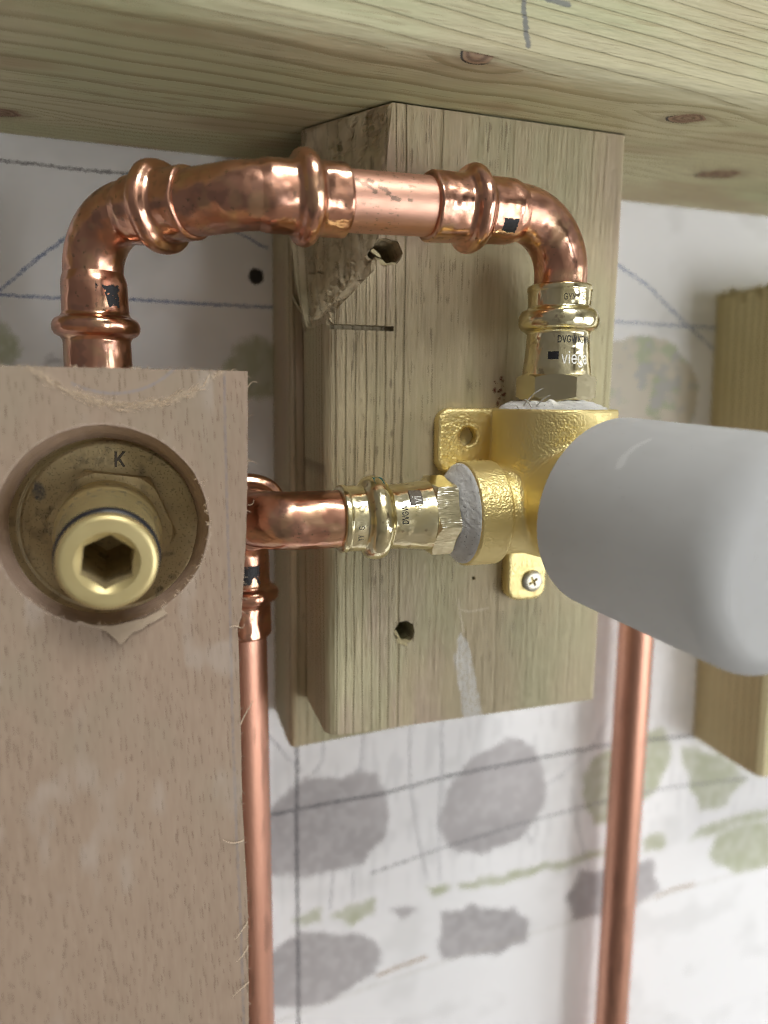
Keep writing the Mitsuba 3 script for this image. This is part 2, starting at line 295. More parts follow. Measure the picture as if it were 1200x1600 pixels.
def beam_color(p, n, uv):
    x, y, z = mm(p); f = fbm(x * .13, y * 2.2, z * 2.4)
    c = mix((.44, .41, .25), (.56, .52, .34), f)
    c = mix(c, (.43, .45, .26), .6 * smoothstep(.45, .7, fbm(x * .02, y * .05, z * .06)))
    c = mix(c, (.36, .27, .16), .55 * smoothstep(.55, .75, fbm(x * .025 + 5, y * .07, z * .07)) * dr.select(z < 85., 1., .3))
    c = mix(c, (.27, .225, .11), (.22 + .5 * noise(x * .012, y * .15, z * .3)) * ringline(beam_field(x, y, z), .42))
    c = mix(c, (.28, .22, .12), .4 * smoothstep(.68, .86, noise(x * .1, y * 3., z * 3.)) * smoothstep(.4, .6, fbm(x * .02, y * .1, z * .1 + 9)))
    for kx, ky, r in KNOTS:
        d = dr.hypot((x - kx) / 1.75, y - ky + .12 * (x - kx)) / r + .5 * (noise(x * .35, y * .5, kx) - .5); on = dr.select(z < 86., 1., 0.)
        c = mix(c, (.25, .19, .11), on * .5 * smoothstep(1.9, 1.0, d))
        c = mix(c, mix((.16, .10, .06), (.30, .20, .12), .5 + .5 * dr.sin(d * 16)), on * smoothstep(1.02, .92, d))
        c = mix(c, (.03, .025, .02), on * smoothstep(.10, .02, dr.abs(d - 1.02)) * smoothstep(.1, .7, (y - ky) / r * .8 - (x - kx) / r * .3 + .1))
    ink = segs(x, z, [[(92.6, 108), (93.3, 97), (94.2, 93), (95, 89.6)], [(92.6, 101.5), (106, 100.5)]])
    return mix(c, (.13, .14, .15), smoothstep(1.1, .5, ink + .5 * (noise(x * .8, z * 3.) - .3)) * dr.select(y < 177., .8, 0.))
def beam_bump(p, n, uv):
    x, y, z = mm(p); return 1. - ringline(beam_field(x, y, z), .35) + .9 * fbm(x * .16, y * 2.2, z * 2.4) + .5 * noise(x * .05, y * .5, z * .5)
scene['mat_beam'] = tw(bump(pr(beam_color, .6, .35), beam_bump, .00028, 1e-4))

HC = np.array([-11.0, 174.6, -29.0]); BX = np.array([.99820, .06001, 0.]); BZ = np.array([-.01011, .16816, .98571]); BN = np.cross(BX, BZ)
def BL(a, b, h=0.): return HC + np.multiply.outer(a, BX) + np.multiply.outer(b, BZ) + np.multiply.outer(h, BN)
def board_uv(p):
    x, y, z = mm(p); x, y, z = x - HC[0], y - HC[1], z - HC[2]
    return [x * float(e[0]) + y * float(e[1]) + z * float(e[2]) for e in (BX, BZ, BN)]
EDGE = [(34.7, 36.5), (33.7, 17.2), (32.2, -3.6), (31.0, -14.5), (29.9, -24.3), (28.7, -27.8), (28.8, -31.8), (28.3, -51.0), (27.6, -69.5), (27.6, -93.2), (27.4, -101.0), (26.3, -124.3), (25, -250)]
def board_flecks(a, b):
    out = mi.Float(0)
    for sx, sz, o in ((.46, .20, 0.), (.53, .17, .5), (.61, .24, .27)):
        u = a * sx + .02 * b + o; cu = dr.floor(u); v = b * sz + 7 * cell_rand(cu, 3, int(o * 9)); cv = dr.floor(v)
        r1, r2, r3 = cell_rand(cu, cv, 1), cell_rand(cu, cv, 2), cell_rand(cu, cv, 4)
        du = dr.abs(u - cu - .1 - .8 * r1) / sx; l = .12 + .26 * r2; dv = dr.abs(v - cv - l - (1 - 2 * l) * r3)
        out = dr.maximum(out, smoothstep(.16, .04, du + .04 * noise(b * 3, a)) * smoothstep(l, l * .5, dv) * smoothstep(.3, .8, cell_rand(cu, cv, 7)))
    return out
def board_color(p, n, uv):
    a, b, h = board_uv(p)
    c = mix((.305, .220, .157), (.36, .268, .197), fbm(a * 1.3, b * .22, h)); c = mix(c, (.30, .245, .175), .6 * smoothstep(.42, .7, fbm(a * .05, b * .03, 2.)))
    c = mix(c, (.35, .26, .19), .4 * smoothstep(.5, .72, fbm(a * .06 + 7, b * .03, 4.)))
    c = mix(c, (.17, .115, .07), .62 * board_flecks(a, b))
    r = dr.hypot(a, b); inside = smoothstep(23.6, 23.2, r)
    c = mix(c, mix((.27, .19, .145), (.36, .265, .205), fbm(h * 1.2, dr.atan2(a, b) * 6, 1.)), inside)
    face = smoothstep(-.3, -.1, h) * (1 - inside)
    pen = seg(a, b, [(28.9, 36.4), (28.2, 17.3), (27.6, -4.8), (27.2, -23.7), (26.5, -42.5), (26.1, -61.4), (25.8, -78.6), (25.7, -99.0), (25.1, -123.9), (24.5, -200)])
    arc = dr.abs(dr.hypot(a - 3, b - 49.5) - 18.9); arc = dr.select((b < 38) & (a > -6), arc, 9.)
    grit = .5 + .5 * smoothstep(.25, .5, noise(a * 3, b * 1.5, 5.))
    c = mix(c, (.25, .21, .19), face * .75 * grit * smoothstep(.5, .2, pen)); c = mix(c, (.27, .24, .24), face * .7 * grit * smoothstep(.55, .2, arc))
    tear = dr.hypot(a - 7, (b - 58) * 1.0) - 30.2 + 1.2 * (noise(a * .8, b * .8) - .5)
    c = mix(c, (.50, .39, .27), face * .8 * smoothstep(1.3, .2, dr.abs(tear)) * (.4 + .6 * noise(a * 3., b * 3.)))
    c = mix(c, (.44, .355, .27), face * .6 * smoothstep(23.9, 23.3, r + .9 * (noise(a * 1.5, b * 1.5) - .5)))
    return mix(c, (.47, .42, .37), face * .3 * smoothstep(.62, .8, fbm(a * .12, b * .06, 14.)))
def board_bump(p, n, uv):
    a, b, h = board_uv(p); r = dr.hypot(a, b); face = smoothstep(-.3, -.1, h)
    tear = dr.abs(dr.hypot(a - 7, b - 58) - 30.2)
    return 1 - board_flecks(a, b) * face + .5 * fbm(a * 2.4, b * .5, h * 2) + 2.5 * smoothstep(1.6, .3, tear) * noise(a * 3, b * 3) * face
scene['mat_board'] = tw(bump(pr(board_color, .6, .35), board_bump, .00013, 1e-4))
scene['mat_chip'] = tw(pr((.42, .33, .24), .8, .2)); scene['mat_fibre'] = tw(pr((.60, .48, .35), .8, .2)); scene['mat_splinter_green'] = tw(pr((.50, .44, .26), .8, .2))

def post_color(p, n, uv):
    x, y, z = mm(p); g = (y + .25 * x + 2.5 * (noise(x * .1, y * .1, z * .012) - .5)) / 4.2
    c = mix((.46, .40, .22), (.57, .50, .30), fbm(x * 2, y * 2, z * .1)); return mix(c, (.30, .25, .11), .6 * ringline(g, .45))
def post_bump(p, n, uv):
    x, y, z = mm(p); return fbm(x * 2, y * 2, z * .12) 
scene['mat_post'] = tw(bump(pr(post_color, .65, .3), post_bump, .0003, 1e-4))

def copper_color(p, n, uv):
    x, y, z = mm(p)
    c = mix((.80, .425, .29), (.64, .32, .215), smoothstep(.35, .7, fbm(x * .12, y * .12, z * .12)))
    c = mix(c, (.50, .27, .205), .6 * smoothstep(.5, .68, fbm(x * .35, y * .35, z * .35 + 9)))
    c = mix(c, (.80, .53, .31), .5 * smoothstep(.55, .7, fbm(x * .2 + 30, y * .2, z * .2)))
    return mix(c, (.34, .20, .15), .7 * smoothstep(.72, .80, fbm(x * .8, y * .8, z * .8 + 4)))
def copper_rough(p, n, uv):
    x, y, z = mm(p); return .12 + .14 * smoothstep(.4, .75, fbm(x * .3, y * .3, z * .3 + 2)) + .08 * noise(x * 3, y * 3, z * 3)
def dents(p, n, uv):
    x, y, z = mm(p); return noise(x * .16, y * .16, z * .16) + .25 * noise(x * .5, y * .5, z * .5 + 4)
scene['mat_copper'] = tw(bump(pr(copper_color, proc(copper_rough), metal=1.), dents, .0007, 3e-4))
STAIN = [[(48.7, 52.6), (50.9, 52.2), (54.3, 50.6)], [(51.4, 52.3), (53.7, 53)], [(55.3, 51.8), (57, 51), (58.5, 49.6), (60.5, 49.2), (59, 49)], [(63.5, 49.5), (64.1, 49.4)]]
def pipe_color(p, n, uv):
    x, y, z = mm(p)
    c = mix((.82, .47, .34), (.72, .385, .28), fbm(x * .05, y * .6, z * .6)); d = segs(x, z, STAIN)
    c = mix(c, (.25, .17, .13), .85 * smoothstep(.75, .4, d + .9 * (noise(x * 1.1, z * 1.6) - .4)) * dr.select(y < 181., 1., 0.))
    return mix(c, (.33, .20, .15), .6 * smoothstep(.76, .84, noise(x * 1.3, y * 2, z * 2.8)) * smoothstep(.52, .66, fbm(x * .15, z * .2, 8.)))
def pipe_rough(p, n, uv):
    x, y, z = mm(p); return .38 + .12 * noise(x * .4, y * 2, z * .4)
scene['mat_pipe'] = tw(pr(pipe_color, proc(pipe_rough), metal=1.))
def tarnish_color(p, n, uv):
    x, y, z = mm(p); c = mix((.74, .39, .275), (.62, .315, .22), fbm(x * .6, y * .6, z * .02)); return mix(c, (.42, .215, .155), .6 * smoothstep(.6, .75, fbm(x * .4, y * .4, z * .06 + 5)))
scene['mat_tarnish'] = tw(pr(tarnish_color, .42, metal=1.))

def brass_color(p, n, uv):
    x, y, z = mm(p); c = mix((.88, .80, .52), (.80, .70, .40), smoothstep(.35, .7, fbm(x * .25, y * .25, z * .25)))
    return mix(c, (.42, .30, .16), .6 * smoothstep(.66, .78, fbm(x * .6, y * .6, z * .6)))
def brass_rough(p, n, uv):
    x, y, z = mm(p); return .1 + .12 * smoothstep(.4, .7, fbm(x * .5, y * .5, z * .5))
def small_dents(p, n, uv):
    x, y, z = mm(p); return fbm(x * .3, y * .3, z * .3)
scene['mat_brass'] = tw(bump(pr(brass_color, proc(brass_rough), metal=1.), small_dents, .0003, 2e-4))
def hex_bump(p, n, uv):
    x, y, z = mm(p); return noise(x * .5 + 9 * z * 0, y * .5, z * 9)
scene['mat_brass_hex'] = tw(bump(pr((.80, .72, .46), .14, metal=1.), hex_bump, .00004, 5e-5))
def cast_color(p, n, uv):
    x, y, z = mm(p); return mix((.92, .77, .36), (.86, .69, .29), fbm(x * .15, y * .15, z * .15))
def cast_bump(p, n, uv):
    x, y, z = mm(p); return noise(x * 2.5, y * 2.5, z * 2.5) + .3 * noise(x * 5.3, y * 5.3, z * 5.3) 
scene['mat_cast'] = tw(bump(pr(cast_color, .38, metal=.8), cast_bump, .00021, 1e-4))
def old_color(p, n, uv):
    x, y, z = mm(p); c = mix((.66, .54, .30), (.54, .44, .25), fbm(x * .3, y * .3, z * .3))
    c = mix(c, (.16, .13, .09), .5 * smoothstep(.55, .8, fbm(x * .3, y * .3, z * .3 + 6)) + .35 * smoothstep(.72, .8, noise(x * 2.6, y * 2.6, z * 2.6))); return mix(c, (.10, .12, .16), (.35 + .5 * noise(x * 2., z * 2.)) * smoothstep(1.9, .9, dr.hypot((x + 29.3), (z + 24.5) * .55) + .8 * (noise(x * 1.4, z * 1.4) - .5)))
def old_bump(p, n, uv):
    x, y, z = mm(p); return fbm(x * 1.6, y * 1.6, z * 1.6, 2)
scene['mat_old_brass'] = tw(bump(pr(old_color, .42, metal=.6), old_bump, .00014, 1e-4))
def spindle_color(p, n, uv):
    x, y, z = mm(p); c = mix((.78, .66, .33), (.68, .55, .26), fbm(x * .2, y * .5, z * .2)); return mix(c, (.40, .36, .24), .6 * smoothstep(.6, .7, fbm(x * .7, y * .9, z * .7)) * dr.select(y > 172., 1., 0.))
scene['mat_spindle'] = tw(pr(spindle_color, .36, metal=.75))
scene['mat_rubber'] = tw(pr((.012, .014, .02), .35, .5))
scene['mat_print'] = tw(pr((.14, .12, .09), .45, .4)); scene['mat_ink'] = tw(pr((.012, .012, .014), .5, .4)); scene['mat_paint'] = tw(pr((.86, .86, .80), .5, .4)); scene['mat_verdigris'] = tw(pr((.02, .09, .08), .7, .3))
def paste_color(p, n, uv):
    x, y, z = mm(p); c = mix((.50, .50, .48), (.66, .66, .64), fbm(x * .8, y * .8, z * .8)); return mix(c, (.12, .12, .12), .8 * smoothstep(.85, .92, noise(x * 2.6, y * 2.6, z * 2.6)))
def paste_bump(p, n, uv):
    x, y, z = mm(p); return fbm(x * .8, y * 1.2, z * 1.2)
scene['mat_paste'] = tw(bump(pr(paste_color, .45, .4), paste_bump, .0004, 1e-4))
scene['mat_screw'] = tw(pr((.55, .52, .42), .35, metal=1.)); scene['mat_recess_shade'] = tw(pr((.03, .025, .02), .8, .1)); scene['mat_crumb'] = tw(pr((.16, .07, .045), .9, .1))
SCUFF = [(133, -8.4), (134, -9.8), (134.2, -12.2), (133.4, -13.6)]
def tube_color(p, n, uv):
    x, y, z = mm(p); return mix(mix(mix((.67, .68, .68), (.75, .76, .76), fbm(x * .05, y * .05, z * .05)), (.60, .60, .59), .12 * smoothstep(.55, .85, noise(x * .4, y * .15, z * .4)) + .5 * smoothstep(.9, .95, noise(x * 1.2, y * 1.2, z * 1.2))), (.86, .87, .87), .8 * smoothstep(1.3, .7, seg(y, z, SCUFF) + .1 * (z + 13)) * dr.select(x < 118., 1., 0.))
def tube_rough(p, n, uv):
    x, y, z = mm(p); return .30 + .2 * fbm(x * .2, y * .2, z * .2)
scene['mat_tube'] = {'type': 'principledthin', 'base_color': proc(tube_color), 'roughness': proc(tube_rough), 'eta': 1.45, 'diff_trans': .85, 'spec_trans': 0.}

# ------------------------------------------------------------------ the setting: wall and the rest of the room that lights it, plus an added light blocker and pane
WALL = 269.5
def quad(a, b, c, d): return np.array([a, b, c, d], float), np.array([[0, 1, 2], [0, 2, 3]])
X0, X1, Y0, ZF, ZC = -520., 1600., -1800., -1200., 1250.
struct('wall', quad((X0, WALL, ZF), (X1, WALL, ZF), (X1, WALL, ZC), (X0, WALL, ZC)), 'mat_wall', 'white wall with grey and green glue patches, pencil lines and blue chalk lines')
struct('floor', quad((X0, Y0, ZF), (X1, Y0, ZF), (X1, WALL, ZF), (X0, WALL, ZF)), 'mat_floor')
struct('ceiling', quad((X0, Y0, ZC), (X1, Y0, ZC), (X1, WALL, ZC), (X0, WALL, ZC)), 'mat_room')
struct('light_blocker', box(X0 + 2, 630, -1060, -980, ZF + 2, ZC - 2), 'mat_room')  # added out of view to keep frontal light off the left side
dx0, dx1, dz0, dz1 = 620., 1550., -1150., 150.
ow = [quad((a, Y0, c), (b, Y0, c), (b, Y0, d), (a, Y0, d)) for a, b, c, d in ((X0, dx0, ZF, ZC), (dx1, X1, ZF, ZC), (dx0, dx1, dz1, ZC), (dx0, dx1, ZF, dz0))]
struct('wall_opposite', tri_join(*ow), 'mat_dark_room')
added_window = thing('window', 'added unseen tall window in the wall opposite, for low front light', 'window')  # unseen source, added to supply low light from the front
k = part(added_window, 'pane', quad((dx1, Y0 - 40, dz0), (dx0, Y0 - 40, dz0), (dx0, Y0 - 40, dz1), (dx1, Y0 - 40, dz1)), 'mat_frame', False)
scene[k]['emitter'] = {'type': 'area', 'radiance': {'type': 'rgb', 'value': list(LIGHTS['low'])}}
fr = [box(x - 30, x + 30, Y0 - 35, Y0 + 5, dz0, dz1) for x in (dx0 + 30, (dx0 + dx1) / 2, dx1 - 30)] + [box(dx0 + 60, dx1 - 60, Y0 - 34, Y0 + 4, z - 30, z + 30) for z in (dz0 + 30, dz1 - 30)]
part(added_window, 'frame', tri_join(*fr), 'mat_frame', False)
struct('wall_left', quad((X0, Y0, ZF), (X0, WALL, ZF), (X0, WALL, ZC), (X0, Y0, ZC)), 'mat_dark_room')
wy0, wy1, wz0, wz1 = -1500., -350., -1100., 350.
rw = [quad((X1, a, c), (X1, b, c), (X1, b, d), (X1, a, d)) for a, b, c, d in ((Y0, wy0, ZF, ZC), (wy1, WALL, ZF, ZC), (wy0, wy1, ZF, wz0), (wy0, wy1, wz1, ZC))]
struct('wall_right', tri_join(*rw), 'mat_room')
win = thing('window', 'bright window in the right wall', 'window')
k = part(win, 'pane', quad((X1 + 40, wy1, wz0), (X1 + 40, wy0, wz0), (X1 + 40, wy0, wz1), (X1 + 40, wy1, wz1))[0:2], 'mat_frame', False)
scene[k]['emitter'] = {'type': 'area', 'radiance': {'type': 'rgb', 'value': list(LIGHTS['window'])}}
fr = [box(X1 - 5, X1 + 35, y - 25, y + 25, wz0, wz1) for y in (wy0 + 25, (wy0 + wy1) / 2, wy1 - 25)] + [box(X1 - 4, X1 + 34, wy0 + 50, wy1 - 50, z - 25, z + 25) for z in (wz0 + 25, wz1 - 25)]
part(win, 'frame', tri_join(*fr), 'mat_frame', False)
lamp = thing('ceiling_lamp', 'lit flat panel lamp on the ceiling', 'lamp')
lx0, lx1, ly0, ly1 = -20., 740., -950., -450.
k = part(lamp, 'diffuser', quad((lx0, ly1, ZC - 30), (lx1, ly1, ZC - 30), (lx1, ly0, ZC - 30), (lx0, ly0, ZC - 30)), 'mat_frame', False)
scene[k]['emitter'] = {'type': 'area', 'radiance': {'type': 'rgb', 'value': list(LIGHTS['ceiling'])}}
part(lamp, 'frame', box(lx0 - 15, lx1 + 15, ly0 - 15, ly1 + 15, ZC - 26, ZC - 2), 'mat_frame', False)

# ------------------------------------------------------------------ timber
def displaced(man, edge, fn, smooth=30):
    v, f = arr(man.refine_to_length(edge)); m = trimesh.Trimesh(v, f, process=False); return v + fn(v, np.array(m.vertex_normals)), f
def fb(v, s, octs=3, seed=0): return meshkit.fbm(np.asarray(v) * np.asarray(s), octs, seed) - .5

zb = 83.6
pro = [(176 + 5.5 - 5.5 * math.sin(a), zb + 5.5 - 5.5 * math.cos(a)) for a in np.linspace(0, math.pi / 2, 10)]
cs = m3.CrossSection([pro[::-1] + [(WALL - .5, zb), (WALL - .5, zb + 46), (176, zb + 46)]], m3.FillRule.NonZero)
beam = m3.Manifold.extrude(cs, 640).transform(np.array([[0, 0, 1, -250], [1, 0, 0, 0], [0, 1, 0, 0]], float))
def beam_disp(v, n):
    h = .5 * fb(v, (.01, .1, .1), 3, 3) + np.where((v[:, 1] < 186) & (v[:, 2] < 92), 1.6 * fb(v, (.02, .22, .22), 3, 5), 0)
    return n * (h * np.where(v[:, 1] > 268, 0, 1) * np.where(v[:, 2] < zb + .2, np.where(v[:, 1] > 190, .0, .5), 1))[:, None]
bv, bf = displaced(beam, 3.0, beam_disp)
obj('timber_beam', 'pale green treated timber beam running across the top, front edge rounded', 'timber', (bv, bf), 'mat_beam')

# front block: 97 mm wide, 31 mm thick, its left arris rounded, a wedge chopped out of the upper left edge
bx0, bx1, by0, by1, bz0, bz1 = 48.4, 146.2, 205., 236., -104.8, 83.1
def rounded(x0, x1, y0, y1, rl, rr):
    q = [(x0 + rl - rl * math.sin(a), y0 + rl - rl * math.cos(a)) for a in np.linspace(math.pi / 2, 0, 9)] + [(x1 - rr + rr * math.sin(a), y0 + rr - rr * math.cos(a)) for a in np.linspace(0, math.pi / 2, 6)]
    return [q + [(x1, y1), (x0, y1)]]
blk = m3.Manifold.extrude(m3.CrossSection(rounded(bx0, bx1, by0, by1, 4.5, 1.2), m3.FillRule.Positive), bz1 - bz0).translate((0, 0, bz0))
# the chop: hull of a wedge whose front edge runs down the face and slants back to the arris at the saw cut
wedge = m3.Manifold.hull_points(np.array([(69.6, 203, 86), (63.2, 203, 56), (64.6, 203, 38.5), (48.0, 203, 21.6), (40, 203, 20), (40, 240, 86), (45.2, 238, 86), (46.5, 238, 40), (47.2, 226, 24), (40, 240, 20), (40, 203, 86)], float))
holes = [m3.Manifold.hull_points(np.array([(73.8 + 3.5 * k * math.cos(q), y, -73 + 3.7 * k * math.sin(q)) for y in (198, 219) for q, k in zip(np.linspace(0, 6.28, 19), (1, .95, 1.04, .93, 1.02, .97, 1.05, .94, 1, 1.03, .9, 1, 1.06, .95, 1, .92, 1.04, .97, 1))], float)), m3.Manifold.hull_points(np.array([(67.3 + 4.6 * k * math.cos(q) + 0. , y, 42.6 + 3.9 * k * math.sin(q)) for y in (198, 222) for q, k in zip(np.linspace(0, 6.28, 15), (1, .92, 1.05, .9, 1., 1.12, .95, 1.15, 1.05, .9, 1.02, .88, 1, .95, 1))], float)),
         m3.Manifold.cylinder(12, .3, 1.0, 12).rotate((90, 0, 0)).translate((97.5, 211, -57)),
         box(50, 69.3, 200, 208.5, 20.2, 21.7)]
blk = blk - wedge
for q in holes: blk = blk - q
def block_disp(v, n):
    x, y, z = v.T
    frac = (np.abs(n[:, 1]) < .985) & (y > 205.6) & (y < 235.5) & (z > 21.5) & (z < 82.8) & (x < 70)
    d = .35 * fb(v, (.3, .3, .02), 3, 2) + np.where(frac, 4.4 * fb(v, (.17, .17, .08), 4, 9) - 2.6 * np.clip(np.abs(fb(v, (.35, .35, .06), 2, 4)) * -6 + .45, 0, 1) + .3, 0)
    d = np.where((z > 18.5) & (z < 22.5) & (x < 70.5), .12 * fb(v, 1.2, 2, 3), d); left = np.clip((62 - x) / 10, 0, 1) * (y < 207) * ((z < 19) | (z > 22.5)); d = d + left * .9 * fb(v, (.9, .2, .012), 2, 12)
    edge = (z < bz0 + .2) | (z > bz1 - .2) | (y > by1 - .2)
    return n * np.where(edge, 0, d)[:, None]
bk = thing('timber_block', 'upright green tinged timber block carrying the brass fitting, chopped at its upper left corner', 'timber')
part(bk, 'body', displaced(blk, 1.1, block_disp), 'mat_block', 30)
def shard(p0, p1, w, thick, face):
    """Flat splintered sliver: wide torn root at p0, drawn out to a point at p1, its broad side towards face."""
    p0, p1 = np.asarray(p0, float), np.asarray(p1, float); d = unit(p1 - p0); b = unit(np.cross(d, face)); c = np.cross(b, d); L = np.linalg.norm(p1 - p0)
    P = [p0 + d * L * t + b * w * k * sb + c * thick * (1 - .6 * t) * sc for t, k in ((0, .9), (.12, 1.), (.5, .9), (.8, .55), (.97, .2)) for sb in (-.5, .5) for sc in (-.5, .5)]
    m = m3.Manifold.hull_points(np.array(P) + np.array([[rng.uniform(-.12, .12) for _ in range(3)] for _ in P])).refine_to_length(.7); v, f = arr(m); n = np.array(trimesh.Trimesh(v, f, process=False).vertex_normals)
    return v + n * (.5 * fb(v, (1.3, 1.3, .25), 3, 8))[:, None], f
for p0, p1, w, t in [((45.5, 232, 53), (47.6, 225, 21.5), 5.2, 1.2), ((45.2, 233, 33), (50.0, 222, 19.5), 2.6, .8)]:
    part(bk, 'splinter', shard(p0, p1, w, t, (.35, -.9, .2)), 'mat_block', 25)
for p0, p1, w, t in [((71.2, 205.6, -75.2), (74.6, 204.2, -77.2), 1.6, .4), ((72.5, 206, -76.2), (76.0, 204.6, -76.0), 1.2, .35), ((70.8, 206, -72.5), (72.2, 204.7, -75.4), 1.0, .3), ((63.5, 206, 40.5), (66.6, 204.3, 38.9), 1.5, .4), ((66.5, 206.5, 38.8), (70.0, 204.8, 39.6), 1.4, .4), ((62.6, 205.8, 43.0), (65.0, 204.6, 40.8), 1.2, .35)]:
    part(bk, 'splinter', shard(p0, p1, w, t, (0, -1, .1)), 'mat_splinter_green', 25)
back = m3.Manifold.extrude(m3.CrossSection(rounded(43.6, 144, 236.2, WALL - .4, 2.5, 1.), m3.FillRule.Positive), 196).translate((0, 0, -123))
back = back.transform(np.array([[1, 0, .011, 0], [0, 1, 0, 0], [.05, 0, 1, -2.2]], float))
obj('backing_block', 'dark edged timber block between the chopped block and the wall', 'timber', displaced(back, 2.5, lambda v, n: n * np.where((v[:, 1] > WALL - 1) | (v[:, 1] < 236.4), 0, .6 * fb(v, (.2, .2, .02), 3, 21))[:, None]), 'mat_block', 30)
pst = m3.Manifold.extrude(m3.CrossSection([[(0, 41), (0, 2), (2, 0), (70, 0), (70, 41)]], m3.FillRule.NonZero), 213).transform(np.array([[1, 0, -.0285, 251], [0, 1, 0, 228.2], [0, 0, 1, -165.2]], float))
pt = thing('timber_post', 'short yellowish timber upright fixed to the wall on the right, rough sawn top', 'timber')
part(pt, 'body', displaced(pst, 2.5, lambda v, n: n * np.where(v[:, 1] > WALL - 1, 0, .5 * fb(v, (.2, .2, .02), 3, 31))[:, None]), 'mat_post', 30)
fz = []
for _ in range(520):
    x, y = rng.uniform(244, 300), rng.choice([rng.uniform(226.8, 230), rng.uniform(229, 268)])
    if rng.random() < .4: x = rng.uniform(244, 246.5)
    fz.append(fibre((x, y, 47.3), (x + rng.uniform(-2.4, 1.6), y + rng.uniform(-2.2, 1), 47.6 + (rng.uniform(.3, 2.6) if rng.random() < .55 else rng.uniform(-5, 0))), None, rng.uniform(.2, .55), 4, 4))
part(pt, 'torn_fibres', tri_join(*fz), 'mat_splinter_green', 30, kind='stuff')

# ------------------------------------------------------------------ press fittings in copper
def hexed(k, phase=0.):
    return lambda th, t, r=None: 1 + k * (np.cos(6 * (th + phase)) * .5)
def socket(p0, axis, L, bead, step=None, r=8.75, rb=11.4, bore=7.3, lip=True, phase=0.):
    """Socket from its open rim at t = 0: collar, bead for the seal ring, pressed neck that runs into the bend at t = L."""
    a, hw = bead, 2.9
    prof = fil([(0, r - .55), (.5, r + .1), (1.3, r + .12), (a - hw - .7, r), (a - hw + .2, r + .5), (a - hw + 1.0, rb - .6), (a - .7, rb), (a + .7, rb), (a + hw - 1.0, rb - .6), (a + hw - .2, r + .45), (a + hw + .7, r - .1), (L - 2.4, r - .25), (L - .6, 7.95), (L, 7.75)], 4)
    def mod(th, t, rr):
        w = 0 if t < .3 else 1 if t < L - 2 else 0; k = .030 if abs(t - a) > hw else .02
        return 1 + w * k * np.cos(6 * (th + phase)) * .5
    return lathe(prof, p0, axis, 96, mod, inner=bore)
# left elbow, rising out of the board
LA = np.array([-13.4, 214., 47.6]); D1 = unit([.745, -.667, .012])
e = thing('copper_elbow', 'copper press elbow on the left that rises from behind the board', 'pipe fitting')
part(e, 'bend', sweep(arcpath(LA - [0, 0, 17], LA, LA + D1 * 17, 14.5, 26), 7.75, 64), 'mat_copper', True)
part(e, 'socket', socket(LA + [0, 0, -42.0], (0, 0, 1), 27.6, 13.4, phase=.3), 'mat_copper', 40)
part(e, 'socket', socket(LA + D1 * 34.0, -D1, 20.6, 10.2, phase=.15), 'mat_copper', 40)
camdir = np.array([.06, -1., 0])
part(e, 'printed_mark', bend_patch(LA + [0, 0, -42.0], (0, 0, 1), camdir, 8.62, 2, 46, 18.2, 24.0, 3, .27), 'mat_ink', False, 'smudged black print')
# 45 degree bend
B0 = np.array([24.5, 180., 48.2]); MD = unit([1., .1, .052])
e = thing('copper_bend', 'long copper bend between the left elbow and the straight pipe', 'pipe fitting')
part(e, 'bend', sweep(arcpath(B0 - D1 * 27, B0, B0 + MD * 4, 13, 16), 7.95, 64), 'mat_copper', True)
part(e, 'socket', socket(B0 + MD * 23.8, -MD, 22.5, 10.6, r=8.8, phase=.4), 'mat_copper', 40)
# straight pipe
obj('copper_pipe', 'short straight copper pipe with dark scratches along the top of the loop', 'pipe', sweep([B0 + MD * q for q in np.linspace(15, 60, 24)], 7.5, 72), 'mat_pipe', True)
# right elbow
RC = np.array([115., 189., B0[2] + MD[2] * 91]); RM = unit([1., .1, .052])
EA = B0 + RM * 90.8; EA = np.array([115., B0[1] + .1 * 90.5, B0[2] + .052 * 90.5])
e = thing('copper_elbow', 'copper press elbow at the upper right that turns down into the brass adapter', 'pipe fitting')
part(e, 'bend', sweep(arcpath(EA - RM * 20, EA, EA + np.array([0, 0, -34.]), 15.5, 28), 7.6, 64), 'mat_copper', True)
part(e, 'socket', socket(EA - RM * 44.0, RM, 28.0, 13.2, r=8.75, phase=.1), 'mat_copper', 40)
part(e, 'printed_mark', bend_patch(EA - RM * 44.0, RM, (0, -.80, -.60), 8.66, -12, 15, 19.2, 23.8, 8, .2), 'mat_ink', False, 'small black printed box')
# lower elbows behind the board
P0 = np.array([25.6, 187., -32.3])
e = thing('copper_elbow', 'copper elbow coming out from behind the board into the lower brass adapter', 'pipe fitting')
part(e, 'bend', sweep(arcpath(P0 + [26, 0, 0], P0, P0 + [0, 13.5, 0], 11.5, 24), 7.9, 64), 'mat_copper', True)
part(e, 'socket', socket(P0 + [0, 27.0, 0], (0, -1, 0), 16.5, 9.2, phase=.2), 'mat_copper', 40)
P1 = P0 + [0, 39., 0]
e = thing('copper_elbow', 'shadowed copper elbow behind the board that turns down to the left pipe', 'pipe fitting')
part(e, 'bend', sweep(arcpath(P1 - [0, 20, 0], P1, P1 - [0, 0, 15.], 11.5, 24), 7.7, 64), 'mat_copper', True)
part(e, 'socket', socket(P1 - [0, 0, 43.5], (0, 0, 1), 30.0, 14.0, phase=.2), 'mat_copper', 40)
part(e, 'printed_mark', bend_patch(P1 - [0, 0, 43.5], (0, 0, 1), (0, -1, 0), 8.7, -25, 32, 18.5, 24.5, 5, .18), 'mat_ink', False, 'small black printed box')
obj('copper_pipe', 'upright copper pipe partly hidden by the board edge', 'pipe', sweep([P1 - [0, 0, q] for q in np.linspace(35, 560, 40)], 7.5, 64), 'mat_tarnish', True)
